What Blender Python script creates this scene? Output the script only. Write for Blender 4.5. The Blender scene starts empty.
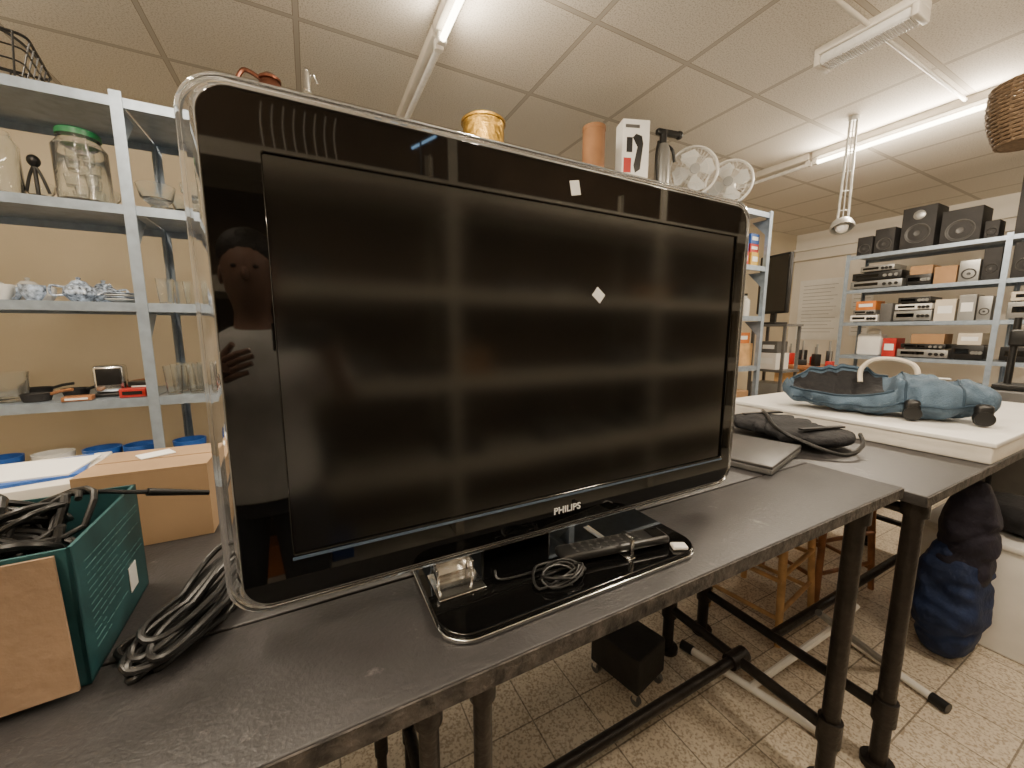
import bpy,bmesh,math,random
from mathutils import Vector,Matrix,Euler,noise
random.seed(4)
SC=bpy.context.scene
COL=SC.collection
R=math.radians
# ---------------- materials
def M(name,col,rough=.5,metal=0,noise=.12,scale=12,bump=.0,bscale=60,trans=0,spec=.5,emit=0,ecol=None,coat=0,ior=1.45):
    m=bpy.data.materials.new(name); m.use_nodes=True
    nt=m.node_tree; b=nt.nodes['Principled BSDF']
    b.inputs['Roughness'].default_value=rough; b.inputs['Metallic'].default_value=metal
    b.inputs['Transmission Weight'].default_value=trans; b.inputs['IOR'].default_value=ior
    b.inputs['Specular IOR Level'].default_value=spec; b.inputs['Coat Weight'].default_value=coat
    tc=nt.nodes.new('ShaderNodeTexCoord')
    n=nt.nodes.new('ShaderNodeTexNoise'); n.inputs['Scale'].default_value=scale; n.inputs['Detail'].default_value=5
    nt.links.new(tc.outputs['Object'],n.inputs['Vector'])
    r=nt.nodes.new('ShaderNodeValToRGB')
    r.color_ramp.elements[0].position=.3; r.color_ramp.elements[1].position=.7
    r.color_ramp.elements[0].color=tuple(max(0,c*(1-noise)) for c in col)+(1,)
    r.color_ramp.elements[1].color=tuple(min(1,c*(1+noise)) for c in col)+(1,)
    nt.links.new(n.outputs['Fac'],r.inputs['Fac']); nt.links.new(r.outputs['Color'],b.inputs['Base Color'])
    if bump:
        n2=nt.nodes.new('ShaderNodeTexNoise'); n2.inputs['Scale'].default_value=bscale; n2.inputs['Detail'].default_value=6
        nt.links.new(tc.outputs['Object'],n2.inputs['Vector'])
        bp=nt.nodes.new('ShaderNodeBump'); bp.inputs['Strength'].default_value=bump; bp.inputs['Distance'].default_value=.01
        nt.links.new(n2.outputs['Fac'],bp.inputs['Height']); nt.links.new(bp.outputs['Normal'],b.inputs['Normal'])
    if emit:
        b.inputs['Emission Color'].default_value=(ecol or col)+(1,); b.inputs['Emission Strength'].default_value=emit
    return m
def ceiling_mat():
    m=bpy.data.materials.new('ceiling_tiles'); m.use_nodes=True; nt=m.node_tree; N=nt.nodes.new; L=nt.links.new
    b=nt.nodes['Principled BSDF']; b.inputs['Roughness'].default_value=.9
    tc=N('ShaderNodeTexCoord'); sp=N('ShaderNodeSeparateXYZ'); L(tc.outputs['Object'],sp.inputs[0])
    def edge(o,off,per,w):
        a=N('ShaderNodeMath');a.operation='SUBTRACT';L(sp.outputs[o],a.inputs[0]);a.inputs[1].default_value=off-50*per
        d=N('ShaderNodeMath');d.operation='DIVIDE';L(a.outputs[0],d.inputs[0]);d.inputs[1].default_value=per
        f=N('ShaderNodeMath');f.operation='FRACT';L(d.outputs[0],f.inputs[0])
        s=N('ShaderNodeMath');s.operation='SUBTRACT';L(f.outputs[0],s.inputs[0]);s.inputs[1].default_value=.5
        c=N('ShaderNodeMath');c.operation='ABSOLUTE';L(s.outputs[0],c.inputs[0])
        g=N('ShaderNodeMath');g.operation='GREATER_THAN';L(c.outputs[0],g.inputs[0]);g.inputs[1].default_value=.5-w/per
        return g
    def mx(a,b2):
        g=N('ShaderNodeMath');g.operation='MAXIMUM';L(a.outputs[0],g.inputs[0]);L(b2.outputs[0],g.inputs[1]);return g
    thin=mx(edge(0,.03,.6,.010),edge(1,.35,.6,.010)); wide=mx(edge(0,.03,.6,.013),edge(1,.35,.6,.013))
    no=N('ShaderNodeTexNoise');no.inputs['Scale'].default_value=150;no.inputs['Detail'].default_value=5;L(tc.outputs['Object'],no.inputs[0])
    r=N('ShaderNodeValToRGB');r.color_ramp.elements[0].position=.34;r.color_ramp.elements[1].position=.52
    r.color_ramp.elements[0].color=(.50,.455,.385,1);r.color_ramp.elements[1].color=(.75,.705,.63,1);L(no.outputs['Fac'],r.inputs[0])
    m1=N('ShaderNodeMix');m1.data_type='RGBA';L(wide.outputs[0],m1.inputs[0]);L(r.outputs[0],m1.inputs[6]);m1.inputs[7].default_value=(.32,.28,.22,1)
    m2=N('ShaderNodeMix');m2.data_type='RGBA';L(thin.outputs[0],m2.inputs[0]);L(m1.outputs[2],m2.inputs[6]);m2.inputs[7].default_value=(.50,.46,.40,1)
    L(m2.outputs[2],b.inputs['Base Color'])
    bp=N('ShaderNodeBump');bp.inputs['Strength'].default_value=.15;bp.inputs['Distance'].default_value=.003;L(no.outputs['Fac'],bp.inputs['Height']);L(bp.outputs[0],b.inputs['Normal'])
    return m
def floor_mat():
    m=bpy.data.materials.new('terrazzo_tiles'); m.use_nodes=True; nt=m.node_tree; N=nt.nodes.new; L=nt.links.new
    b=nt.nodes['Principled BSDF']; b.inputs['Roughness'].default_value=.3
    tc=N('ShaderNodeTexCoord')
    br=N('ShaderNodeTexBrick'); br.offset=0; br.inputs['Scale'].default_value=1
    br.inputs['Brick Width'].default_value=.21; br.inputs['Row Height'].default_value=.21; br.inputs['Mortar Size'].default_value=.0026
    br.inputs['Color1'].default_value=(.68,.60,.48,1);br.inputs['Color2'].default_value=(.58,.51,.41,1);br.inputs['Mortar'].default_value=(.25,.21,.16,1)
    L(tc.outputs['Object'],br.inputs['Vector'])
    v=N('ShaderNodeTexNoise');v.inputs['Scale'].default_value=125;v.inputs['Detail'].default_value=4;L(tc.outputs['Object'],v.inputs['Vector'])
    r=N('ShaderNodeValToRGB');r.color_ramp.elements[0].position=.38;r.color_ramp.elements[1].position=.54
    r.color_ramp.elements[0].color=(.56,.51,.46,1);r.color_ramp.elements[1].color=(1,1,1,1);L(v.outputs['Fac'],r.inputs[0])
    mm=N('ShaderNodeMix');mm.data_type='RGBA';mm.blend_type='MULTIPLY';mm.inputs[0].default_value=1
    L(br.outputs[0],mm.inputs[6]);L(r.outputs[0],mm.inputs[7]);L(mm.outputs[2],b.inputs['Base Color'])
    return m
def worktop_mat():
    m=bpy.data.materials.new('worn_black_worktop'); m.use_nodes=True; nt=m.node_tree; N=nt.nodes.new; L=nt.links.new
    b=nt.nodes['Principled BSDF']
    tc=N('ShaderNodeTexCoord')
    n=N('ShaderNodeTexNoise');n.inputs['Scale'].default_value=5;n.inputs['Detail'].default_value=8;n.inputs['Roughness'].default_value=.7;L(tc.outputs['Object'],n.inputs[0])
    r=N('ShaderNodeValToRGB');r.color_ramp.elements[0].position=.3;r.color_ramp.elements[1].position=.75
    r.color_ramp.elements[0].color=(.019,.018,.018,1);r.color_ramp.elements[1].color=(.046,.044,.046,1);L(n.outputs[0],r.inputs[0])
    n2=N('ShaderNodeTexNoise');n2.inputs['Scale'].default_value=17;n2.inputs['Detail'].default_value=6;n2.inputs['Roughness'].default_value=.65;L(tc.outputs['Object'],n2.inputs[0])
    r2=N('ShaderNodeValToRGB');r2.color_ramp.elements[0].position=.645;r2.color_ramp.elements[1].position=.72
    r2.color_ramp.elements[0].color=(0,0,0,1);r2.color_ramp.elements[1].color=(.6,.6,.6,1);L(n2.outputs[0],r2.inputs[0])
    mm=N('ShaderNodeMix');mm.data_type='RGBA';L(r2.outputs[0],mm.inputs[0]);L(r.outputs[0],mm.inputs[6]);mm.inputs[7].default_value=(.18,.165,.16,1)
    L(mm.outputs[2],b.inputs['Base Color'])
    r3=N('ShaderNodeMapRange');r3.inputs[3].default_value=.33;r3.inputs[4].default_value=.58;L(n.outputs[0],r3.inputs[0]);L(r3.outputs[0],b.inputs['Roughness'])
    n3=N('ShaderNodeTexNoise');n3.inputs['Scale'].default_value=160;n3.inputs['Detail'].default_value=4;L(tc.outputs['Object'],n3.inputs[0])
    bp=N('ShaderNodeBump');bp.inputs['Strength'].default_value=.3;bp.inputs['Distance'].default_value=.003;L(n3.outputs[0],bp.inputs['Height']);L(bp.outputs[0],b.inputs['Normal'])
    return m
WALL=M('cream_plaster',(.56,.485,.36),.85,noise=.05,scale=3,bump=.08,bscale=120)
WALLW=M('white_plaster',(.76,.72,.65),.85,noise=.05,scale=3,bump=.05,bscale=120)
STEEL=M('galvanised_steel',(.31,.375,.455),.38,.45,noise=.15,scale=25)
STEELC=M('pale_painted_steel',(.56,.52,.44),.5,.0,noise=.05,scale=25)
DARKB=M('brown_mirror_backdrop',(.115,.078,.048),.8,noise=.3,scale=4)  # for the added panel that tints the television reflection dark brown
BLACKG=M('black_gloss_plastic',(.003,.003,.003),.03,spec=.7,noise=.1)
SCREEN=M('lcd_panel',(.006,.0055,.005),.13,spec=.9,noise=.1)
SLINE=M('blue_grey_trim',(.13,.18,.26),.25,.5,noise=.1)
BLACKP=M('black_plastic',(.012,.012,.012),.35,noise=.2)
BLACKM=M('black_matte',(.018,.017,.017),.7,noise=.3,bump=.2)
ACRYL=M('clear_acrylic',(.96,.97,.98),.03,trans=.97,spec=.6,noise=.02)
CHROME=M('chrome',(.78,.78,.77),.15,1,noise=.05)
BRUSH=M('brushed_metal',(.50,.50,.48),.4,.6,noise=.08)
WHITEP=M('white_plastic',(.76,.74,.70),.4,noise=.04)
WHITEL=M('white_paper',(.80,.80,.78),.7,noise=.03)
WHITEE=M('white_enamel',(.70,.66,.59),.4,noise=.06)
IRON=M('black_iron_pipe',(.022,.018,.016),.42,.4,noise=.35,scale=30,bump=.25,bscale=70)
CARD=M('cardboard',(.34,.20,.10),.85,noise=.1,scale=8,bump=.1,bscale=100)
CARDG=M('worn_cardboard_flap',(.22,.145,.09),.85,noise=.2,scale=7,bump=.2,bscale=60)
KRAFT=M('brown_kraft_tube',(.20,.095,.04),.8,noise=.12,scale=12)
CARDD=M('cardboard_light',(.31,.205,.115),.85,noise=.1,scale=8)
TEAL=M('teal_print',(.018,.070,.077),.45,noise=.35,scale=16)
GLASS=M('clear_glass',(.97,.99,.98),.02,trans=.98,spec=.5,noise=.01)
GLASSC=M('cut_glass',(.96,.98,.97),.02,trans=.98,noise=.02,scale=45,bump=.18,bscale=30)
GREEN=M('green_lid',(.015,.16,.06),.4,noise=.1)
BRASS=M('brass',(.42,.25,.05),.34,.9,noise=.35,scale=55,bump=.5,bscale=50)
COPPER=M('copper',(.20,.08,.05),.35,.8,noise=.2,scale=30)
WOOD=M('stained_wood',(.28,.12,.05),.5,noise=.35,scale=15)
WOODL=M('light_wood',(.50,.30,.13),.55,noise=.25,scale=15)
BLUEB=M('blue_canvas',(.075,.118,.168),.85,noise=.25,scale=14,bump=.6,bscale=200)
BLUED=M('blue_piping',(.025,.048,.075),.8,noise=.2)
NAVY=M('navy_fabric',(.010,.022,.070),.75,noise=.35,bump=.4,bscale=60)
MAROON=M('dark_fabric',(.013,.011,.022),.8,noise=.3,bump=.4)
BLACKF=M('black_fabric',(.012,.012,.014),.85,noise=.3,bump=.6,bscale=60)
GREY=M('grey_plastic',(.10,.098,.095),.45,noise=.15)
GREYD=M('dark_grey_plastic',(.045,.044,.043),.45,noise=.15)
GREYM=M('grey_metal',(.30,.30,.29),.35,.6,noise=.1)
CREAM=M('cream_plastic',(.58,.52,.42),.5,noise=.06)
REDM=M('red_plastic',(.42,.025,.02),.4,noise=.15)
ORANGE=M('orange_card',(.55,.17,.03),.5,noise=.15)
BLUEM=M('blue_plastic',(.02,.09,.36),.4,noise=.15)
YELM=M('yellow_card',(.60,.40,.07),.6,noise=.15)
PORC=M('blue_white_porcelain',(.33,.40,.55),.2,noise=.95,scale=60)
PORW=M('white_porcelain',(.68,.68,.66),.2,noise=.05)
WICK=M('wicker',(.12,.078,.045),.7,noise=.4,scale=60,bump=.5)
TUBE=M('lit_tube',(1,.90,.72),.5,emit=17,ecol=(1,.88,.66),noise=0)
TUBEW=M('tube_diffuser',(.80,.79,.77),.25,noise=.08,scale=40)
STREAKM=M('cold_streak_glow',(.7,.85,1),.5,emit=7,ecol=(.35,.65,1),noise=0)  # cold glow made only for the streak mirrored in the bezel
SKIN=M('skin',(.30,.17,.12),.5,noise=.08)
SHIRT=M('light_shirt',(.70,.69,.67),.85,noise=.10)
JEAN=M('dark_trousers',(.03,.035,.05),.85,noise=.2)
HAIR=M('dark_hair',(.02,.014,.01),.6,noise=.3,bump=.6)
WTOP=worktop_mat(); WEDGE=M('chipped_edge',(.050,.043,.038),.7,noise=.9,scale=34,bump=.6,bscale=90)
# ---------------- builder
class B:
    def __init__(s): s.bm=bmesh.new()
    def box(s,c,d,rot=(0,0,0),bev=0):
        mt=Matrix.Translation(c)@Euler(rot).to_matrix().to_4x4()@Matrix.Diagonal((d[0],d[1],d[2],1))
        v=bmesh.ops.create_cube(s.bm,size=1,matrix=mt)['verts']
        if bev:
            e=list({e for x in v for e in x.link_edges})
            bmesh.ops.bevel(s.bm,geom=e,offset=bev,segments=3,affect='EDGES',profile=.5)
        return s
    def b2(s,lo,hi,bev=0):
        return s.box([(lo[i]+hi[i])/2 for i in range(3)],[hi[i]-lo[i] for i in range(3)],bev=bev)
    def cyl(s,p1,p2,r,r2=None,seg=16):
        p1=Vector(p1);p2=Vector(p2);d=p2-p1
        q=d.to_track_quat('Z','Y').to_matrix().to_4x4()
        bmesh.ops.create_cone(s.bm,cap_ends=True,segments=seg,radius1=r,radius2=r if r2 is None else r2,depth=d.length,matrix=Matrix.Translation((p1+p2)/2)@q)
        return s
    def sph(s,c,r,seg=20):
        if not hasattr(r,'__len__'): r=(r,r,r)
        bmesh.ops.create_uvsphere(s.bm,u_segments=seg,v_segments=max(8,seg*2//3),radius=1,matrix=Matrix.Translation(c)@Matrix.Diagonal((r[0],r[1],r[2],1)))
        return s
    def lathe(s,prof,c=(0,0,0),seg=28,mat=None):
        mt=Matrix.Translation(c)@(mat.to_4x4() if mat else Matrix.Identity(4))
        rings=[]
        for (r,z) in prof:
            if r<1e-6: rings.append([s.bm.verts.new(mt@Vector((0,0,z)))])
            else: rings.append([s.bm.verts.new(mt@Vector((r*math.cos(2*math.pi*i/seg),r*math.sin(2*math.pi*i/seg),z))) for i in range(seg)])
        for a,b in zip(rings,rings[1:]):
            for i in range(seg):
                j=(i+1)%seg
                if len(a)==1 and len(b)==1: continue
                if len(a)==1: f=[a[0],b[j],b[i]]
                elif len(b)==1: f=[a[i],a[j],b[0]]
                else: f=[a[i],a[j],b[j],b[i]]
                try: s.bm.faces.new(f)
                except: pass
        return s
    def tube(s,pts,r,seg=8,closed=False):
        pts=[Vector(p) for p in pts]; n=len(pts); rings=[]
        rads=r if hasattr(r,'__len__') else [r]*n
        up=Vector((0,0,1)); prev=None
        for i,p in enumerate(pts):
            if closed: t=pts[(i+1)%n]-pts[(i-1)%n]
            else: t=pts[min(i+1,n-1)]-pts[max(i-1,0)]
            if t.length<1e-9: t=Vector((1,0,0))
            t.normalize()
            if prev is None:
                a=t.cross(up)
                if a.length<.1: a=t.cross(Vector((0,1,0)))
            else:
                a=prev-t*prev.dot(t)
                if a.length<1e-4: a=t.orthogonal()
            a.normalize(); prev=a; b=t.cross(a)
            ra=rads[i]; rx,ry=(ra if hasattr(ra,'__len__') else (ra,ra))
            rings.append([s.bm.verts.new(p+a*rx*math.cos(2*math.pi*k/seg)+b*ry*math.sin(2*math.pi*k/seg)) for k in range(seg)])
        for i in range(n if closed else n-1):
            A=rings[i];Bq=rings[(i+1)%n]
            for k in range(seg): s.bm.faces.new([A[k],A[(k+1)%seg],Bq[(k+1)%seg],Bq[k]])
        if not closed:
            s.bm.faces.new(rings[0][::-1]); s.bm.faces.new(rings[-1])
        return s
    def prism(s,pts,d):
        d=Vector(d); a=[s.bm.verts.new(Vector(p)) for p in pts]; b=[s.bm.verts.new(Vector(p)+d) for p in pts]
        s.bm.faces.new(a[::-1]); s.bm.faces.new(b); n=len(a)
        for i in range(n): s.bm.faces.new([a[i],a[(i+1)%n],b[(i+1)%n],b[i]])
        return s
    def ring(s,o,i,d):
        d=Vector(d); n=len(o)
        V=lambda P,off:[s.bm.verts.new(Vector(p)+off) for p in P]
        z=Vector((0,0,0)); oa,ia,ob,ib=V(o,z),V(i,z),V(o,d),V(i,d)
        for k in range(n):
            j=(k+1)%n
            for f in ([oa[k],oa[j],ia[j],ia[k]],[ob[j],ob[k],ib[k],ib[j]],[oa[j],oa[k],ob[k],ob[j]],[ia[k],ia[j],ib[j],ib[k]]):
                s.bm.faces.new(f)
        return s
    def out(s,name,mat,parent=None,smooth=35,loc=(0,0,0),rot=(0,0,0),label=None,cat=None,group=None,bevel=0,kind=None):
        bmesh.ops.recalc_face_normals(s.bm,faces=s.bm.faces[:])
        me=bpy.data.meshes.new(name); s.bm.to_mesh(me); s.bm.free()
        me.materials.append(mat)
        if smooth:
            me.polygons.foreach_set('use_smooth',[True]*len(me.polygons)); me.set_sharp_from_angle(angle=R(smooth))
        o=bpy.data.objects.new(name,me); COL.objects.link(o)
        o.location=loc; o.rotation_euler=rot
        if parent: o.parent=parent
        if label: o['label']=label
        if cat: o['category']=cat
        if group: o['group']=group
        if kind: o['kind']=kind
        if bevel:
            md=o.modifiers.new('bevel','BEVEL'); md.width=bevel; md.segments=2; md.limit_method='ANGLE'
        return o
def root(name,label,cat,loc=(0,0,0),rz=0,group=None):
    o=bpy.data.objects.new(name,None); COL.objects.link(o); o.location=loc; o.rotation_euler=(0,0,rz); o.empty_display_size=.05
    o['label']=label; o['category']=cat
    if group: o['group']=group
    return o
def rr(w,h,r,seg=8,cx=0,cz=0,f=None):
    P=[]
    for (sx,sz,a0) in ((1,1,0),(-1,1,90),(-1,-1,180),(1,-1,270)):
        for k in range(seg+1):
            a=R(a0+90*k/seg); P.append((cx+sx*(w/2-r)+r*math.cos(a),cz+sz*(h/2-r)+r*math.sin(a)))
    return [f(x,z) for x,z in P] if f else P
def struct(o): o['kind']='structure'; return o
def spline(P,n=8):
    P=[Vector(p) for p in P]; out=[]
    for i in range(len(P)-1):
        p0=P[max(i-1,0)];p1=P[i];p2=P[i+1];p3=P[min(i+2,len(P)-1)]
        for k in range(n):
            t=k/n
            out.append(.5*((2*p1)+(p2-p0)*t+(2*p0-5*p1+4*p2-p3)*t*t+(3*p1-p0-3*p2+p3)*t**3))
    out.append(P[-1]); return out
# ---------------- room
FZ=-.10
X0,X1,Y0,Y1,ZC=-2.6,6.4,-2.6,3.3,2.68
struct(B().b2((X0-.1,Y0-.1,FZ-.1),(X1+.1,Y1+.1,FZ)).out('floor',floor_mat(),smooth=0))
struct(B().b2((X0-.1,Y0-.1,ZC),(X1+.1,Y1+.1,ZC+.1)).out('ceiling',ceiling_mat(),smooth=0))
struct(B().b2((X0-.1,Y1,FZ),(X1+.1,Y1+.1,ZC)).out('wall_back',WALL,smooth=0))
struct(B().b2((X0-.1,Y0-.1,FZ),(X1+.1,Y0,ZC)).out('wall_front',WALL,smooth=0))
struct(B().b2((X0-.1,Y0,FZ),(X0,Y1,ZC)).out('wall_left',WALL,smooth=0))
struct(B().b2((X1,Y0,FZ),(X1+.1,Y1,ZC)).out('wall_right',WALLW,smooth=0))
struct(B().b2((X1-.09,Y0,2.3),(X1,Y1,2.36)).out('trim_1',WALLW,smooth=0))
struct(B().b2((X1-.05,Y0,2.44),(X1,Y1,2.47)).out('trim_3',WALLW,smooth=0))
struct(B().cyl((1.2,.98,ZC-.02),(3.7,.98,ZC-.02),.010).out('trim_2',WHITEE))
# ---------------- lamps
LC=(1,.85,.66)
def tube_fixture(x,y0,y1,lit,label,pw=0,zc=ZC):
    f=root('fluorescent_ceiling_lamp',label,'ceiling lamp',(x,(y0+y1)/2,zc))
    L=(y1-y0)/2
    B().b2((-.035,-L,-.05),(.035,L,0),bev=.006).out('housing',WHITEE,f)
    B().b2((-.02,-L,-.095),(.02,-L+.03,-.05),bev=.004).out('lamp_holder',WHITEP,f)
    B().b2((-.02,L-.03,-.095),(.02,L,-.05),bev=.004).out('lamp_holder',WHITEP,f)
    B().cyl((0,-L+.03,-.08),(0,L-.03,-.08),.014).out('tube',TUBE if lit else TUBEW,f)
    if pw:
        for (ox,oz,ry,k) in ((0,-.1,0,1.2),(.04,-.082,-92,.72),(-.04,-.082,92,.72)):
            l=bpy.data.lights.new('tube_light','AREA'); l.shape='RECTANGLE'; l.size=.03; l.size_y=(y1-y0)*.9; l.energy=pw*k; l.color=LC
            o=bpy.data.objects.new('tube_light',l); COL.objects.link(o); o.parent=f; o.location=(ox,0,oz); o.rotation_euler=(0,R(ry),0)
    return f
tube_fixture(.61,.60,1.88,True,'lit fluorescent batten lamp with bare tube on tiled ceiling',15)
tube_fixture(.61,1.90,2.72,False,'unlit white fluorescent batten continuing along tiled ceiling')
tube_fixture(3.58,.75,1.78,True,'long lit fluorescent tube lamp near stereo shelving',30)
tube_fixture(3.58,1.80,2.9,False,'unlit white batten continuing the long ceiling lamp')
tube_fixture(-.75,.05,1.25,True,'unseen batten added to light the mirrored person from the front',22)  # added out of view to brighten the mirrored shirt
tube_fixture(-.9,-1.3,-.1,True,'unseen batten added behind the camera for more light',16)  # added fill light behind the camera, never in view
tube_fixture(1.7,-.72,.45,True,'unseen batten added behind the camera for more light',26)  # extra light source above the frame, added for the aisle
tube_fixture(5.6,-1.3,-.1,True,'unseen batten added beside far wall for fill light',22)  # added light kept outside the right edge of the view
tube_fixture(-1.6,1.3,2.5,True,'unseen extra batten added above glassware shelving',8)  # extra light outside the left edge of the view
f=root('diffuser_ceiling_lamp','unlit boxy white lamp with ribbed clear diffuser','ceiling lamp',(2.36,1.0,ZC))
B().b2((-.06,-.19,-.035),(.06,.19,0),bev=.006).out('housing',WHITEE,f)
b=B().b2((-.055,-.17,-.078),(.055,.17,-.034),bev=.016)
for i in range(-16,17): b.b2((-.045,i*.0098-.002,-.081),(.045,i*.0098+.002,-.076))
b.out('diffuser',TUBEW,f)
B().b2((-.06,-.19,-.082),(.06,-.165,-.034),bev=.006).out('end_cap',WHITEE,f)
B().b2((-.06,.165,-.082),(.06,.19,-.034),bev=.006).out('end_cap',WHITEE,f)
w=bpy.data.worlds.new('world'); SC.world=w; w.use_nodes=True
w.node_tree.nodes['Background'].inputs[0].default_value=(1,.9,.75,1); w.node_tree.nodes['Background'].inputs[1].default_value=.25
# ---------------- workbench
TZ=.86
wb=root('workbench','long black-painted workbench with chipped edges and iron pipe frame','workbench',(0,.8,0))
def y(v): return v-.8
B().b2((-1.5,y(.418),TZ-.032),(1.468,y(.655),TZ),bev=.003).out('worktop_plank',WTOP,wb)
B().b2((-1.5,y(.660),TZ-.032),(1.468,y(1.35),TZ),bev=.003).out('worktop_plank',WTOP,wb)
B().b2((-1.5,y(.4150),TZ-.030),(1.468,y(.4178),TZ-.002)).out('edge_strip',WEDGE,wb)
B().b2((1.4682,y(.42),TZ-.03),(1.471,y(1.35),TZ-.002)).out('edge_strip',WEDGE,wb)
def leg(x,yy,par,r=.024,h=TZ-.035):
    B().cyl((x,yy,FZ+.012),(x,yy,h),r,seg=20).cyl((x,yy,FZ),(x,yy,FZ+.02),r*1.9,seg=20).cyl((x,yy,.065),(x,yy,.145),r*1.35,seg=20).cyl((x,yy,h-.05),(x,yy,h),r*1.4,seg=20).out('leg',IRON,par)
RZ=.105
for x in (1.32,.19,.11,-1.2):
    for yy in (.46,1.05): leg(x,y(yy),wb,.023 if x>.5 else .014)
for x in (1.32,.19,-1.2):
    B().cyl((x,y(.46),RZ),(x,y(1.05),RZ),.018).out('lower_rail',IRON,wb)
    B().cyl((x,y(.46),TZ-.075),(x,y(1.25),TZ-.075),.016).out('upper_rail',IRON,wb)
B().cyl((-1.2,y(.75),RZ),(1.32,y(.75),RZ),.018).cyl((1.32-.04,y(.75),RZ),(1.365,y(.75),RZ),.028).out('stretcher',IRON,wb)
B().cyl((-1.2,y(1.05),TZ-.09),(1.32,y(1.05),TZ-.09),.015).out('stretcher',IRON,wb)
wb2=root('workbench','black-painted workbench on iron pipe legs carrying a white board','workbench',(2.3,.8,0))
def q(v): return v-2.3
T2=.848
B().b2((q(1.478),y(.37),T2-.032),(q(3.3),y(1.35),T2),bev=.003).out('worktop',WTOP,wb2)
B().b2((q(1.478),y(.367),T2-.030),(q(3.3),y(.3698),T2-.002)).out('edge_strip',WEDGE,wb2)
for x in (1.55,3.2):
    for yy in (.41,1.05): leg(q(x),y(yy),wb2,.023,T2-.035)
    B().cyl((q(x),y(.41),RZ),(q(x),y(1.05),RZ),.018).out('lower_rail',IRON,wb2)
    B().cyl((q(x),y(.41),T2-.075),(q(x),y(1.25),T2-.075),.016).out('upper_rail',IRON,wb2)
B().cyl((q(1.55),y(.75),RZ),(q(3.2),y(.75),RZ),.018).out('stretcher',IRON,wb2)
# ---------------- TV
xl,xr,zb,zt=-.120,.941,.912,1.597
tcx,tcz=(xl+xr)/2,(zb+zt)/2; W,Hh=xr-xl,zt-zb
tv=root('television','large glossy black flat-screen television with clear rim on glass stand','television',(tcx,.6,TZ))
def fx(yv): return lambda x,z:(x,yv-.6,z-TZ)
bw,bh=W-.038,Hh-.028
oc=rr(W,Hh,.050,12,0,tcz,fx(.588)); bo=rr(bw,bh,.036,12,0,tcz,fx(.588))
B().ring(oc,bo,(0,.024,0)).out('clear_rim',ACRYL,tv,bevel=.005)
B().ring(rr(W-.001,Hh-.001,.0495,12,0,tcz,fx(.613)),rr(W-.006,Hh-.006,.047,12,0,tcz,fx(.613)),(0,.004,0)).out('rim_edge',CHROME,tv)
B().ring(rr(bw+.0022,bh+.0022,.0372,12,0,tcz,fx(.5865)),rr(bw-.001,bh-.001,.036,12,0,tcz,fx(.5865)),(0,.02,0)).out('inner_rim_line',GREYM,tv)
sx0,sx1,sz0,sz1=-.039-tcx,.889-tcx,.990,1.516
scx,scz=(sx0+sx1)/2,(sz0+sz1)/2
bo2=rr(bw-.001,bh-.001,.036,12,0,tcz,fx(.585)); si=rr(sx1-sx0,sz1-sz0,.003,12,scx,scz,fx(.585))
B().ring(bo2,si,(0,.03,0)).out('bezel',BLACKG,tv,bevel=.0015)
B().b2((sx0-.003,-.0105,sz0-TZ-.003),(sx1+.003,-.004,sz1-TZ+.003)).out('screen',SCREEN,tv,smooth=0)
B().b2((sx0-.002,-.0162,sz0-TZ-.0075),(sx1+.002,-.0148,sz0-TZ-.0035)).out('screen_trim',SLINE,tv,smooth=0)
B().prism(rr(bw-.06,bh-.06,.05,8,0,tcz,fx(.616)),(0,.035,0)).out('back_housing',BLACKP,tv)
B().prism(rr(bw-.3,bh-.2,.05,8,0,tcz,fx(.6515)),(0,.05,0)).out('back_cover',BLACKP,tv)
cu=bpy.data.curves.new('lettering','FONT'); cu.body='PHILIPS'; cu.size=.0185; cu.extrude=.0004; cu.align_x='CENTER'; cu.offset=.0003
to=bpy.data.objects.new('tmp',cu); COL.objects.link(to)
bpy.context.view_layer.update()
me=bpy.data.meshes.new_from_object(to.evaluated_get(bpy.context.evaluated_depsgraph_get())); bpy.data.objects.remove(to)
me.materials.clear(); me.materials.append(M('silver_letters',(.8,.8,.8),.3,.2,noise=.02))
lt=bpy.data.objects.new('lettering',me); COL.objects.link(lt); lt.parent=tv; lt.location=(.425-tcx,-.0155,.9505-TZ); lt.rotation_euler=(R(90),0,0); lt.scale=(1.08,1,1)
def patch(px,pz,w,h,a,yy=-.0158):  # small plain white patch on the television front
    B().box((0,0,0),(w,.0006,h)).out('white_patch',WHITEL,tv,smooth=0,loc=(px-tcx,yy,pz-TZ),rot=(0,a,0))
def TVpt(u,v,Yp=.585):
    xc=(u-512)/386; yc=-(v-384)/386; fw=.9907+yc*.1357; z=yc*.9907-.1357
    X=xc*.8878+fw*.4602; Y=-xc*.4602+fw*.8878; return X/Y*Yp,1.3+z/Y*Yp
px,pz=TVpt(575,188); patch(px,pz,.020,.024,R(-12))
px,pz=TVpt(600,295); patch(px,pz,.024,.020,R(38),-.0111)
B().prism([(x,yv,.002) for x,yv in rr(.535,.262,.05,8,-.005,-.009)],(0,0,.006)).out('stand_underplate',CHROME,tv,bevel=.001)
B().prism([(x,yv,.0081) for x,yv in rr(.529,.256,.048,8,-.005,-.009)],(0,0,.007)).out('stand_base',BLACKG,tv,bevel=.0015)
B().box((-.05,.075,.06),(.16,.02,.09),bev=.008).out('stand_neck',BLACKP,tv)
B().b2((-.256,-.055,.0152),(-.175,.02,.0185),bev=.0012).b2((-.250,-.02,.018),(-.246,.015,.048),bev=.001).b2((-.188,-.02,.018),(-.184,.015,.048),bev=.001).b2((-.246,.008,.018),(-.188,.012,.048),bev=.001).out('stand_bracket',CHROME,tv)
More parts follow.
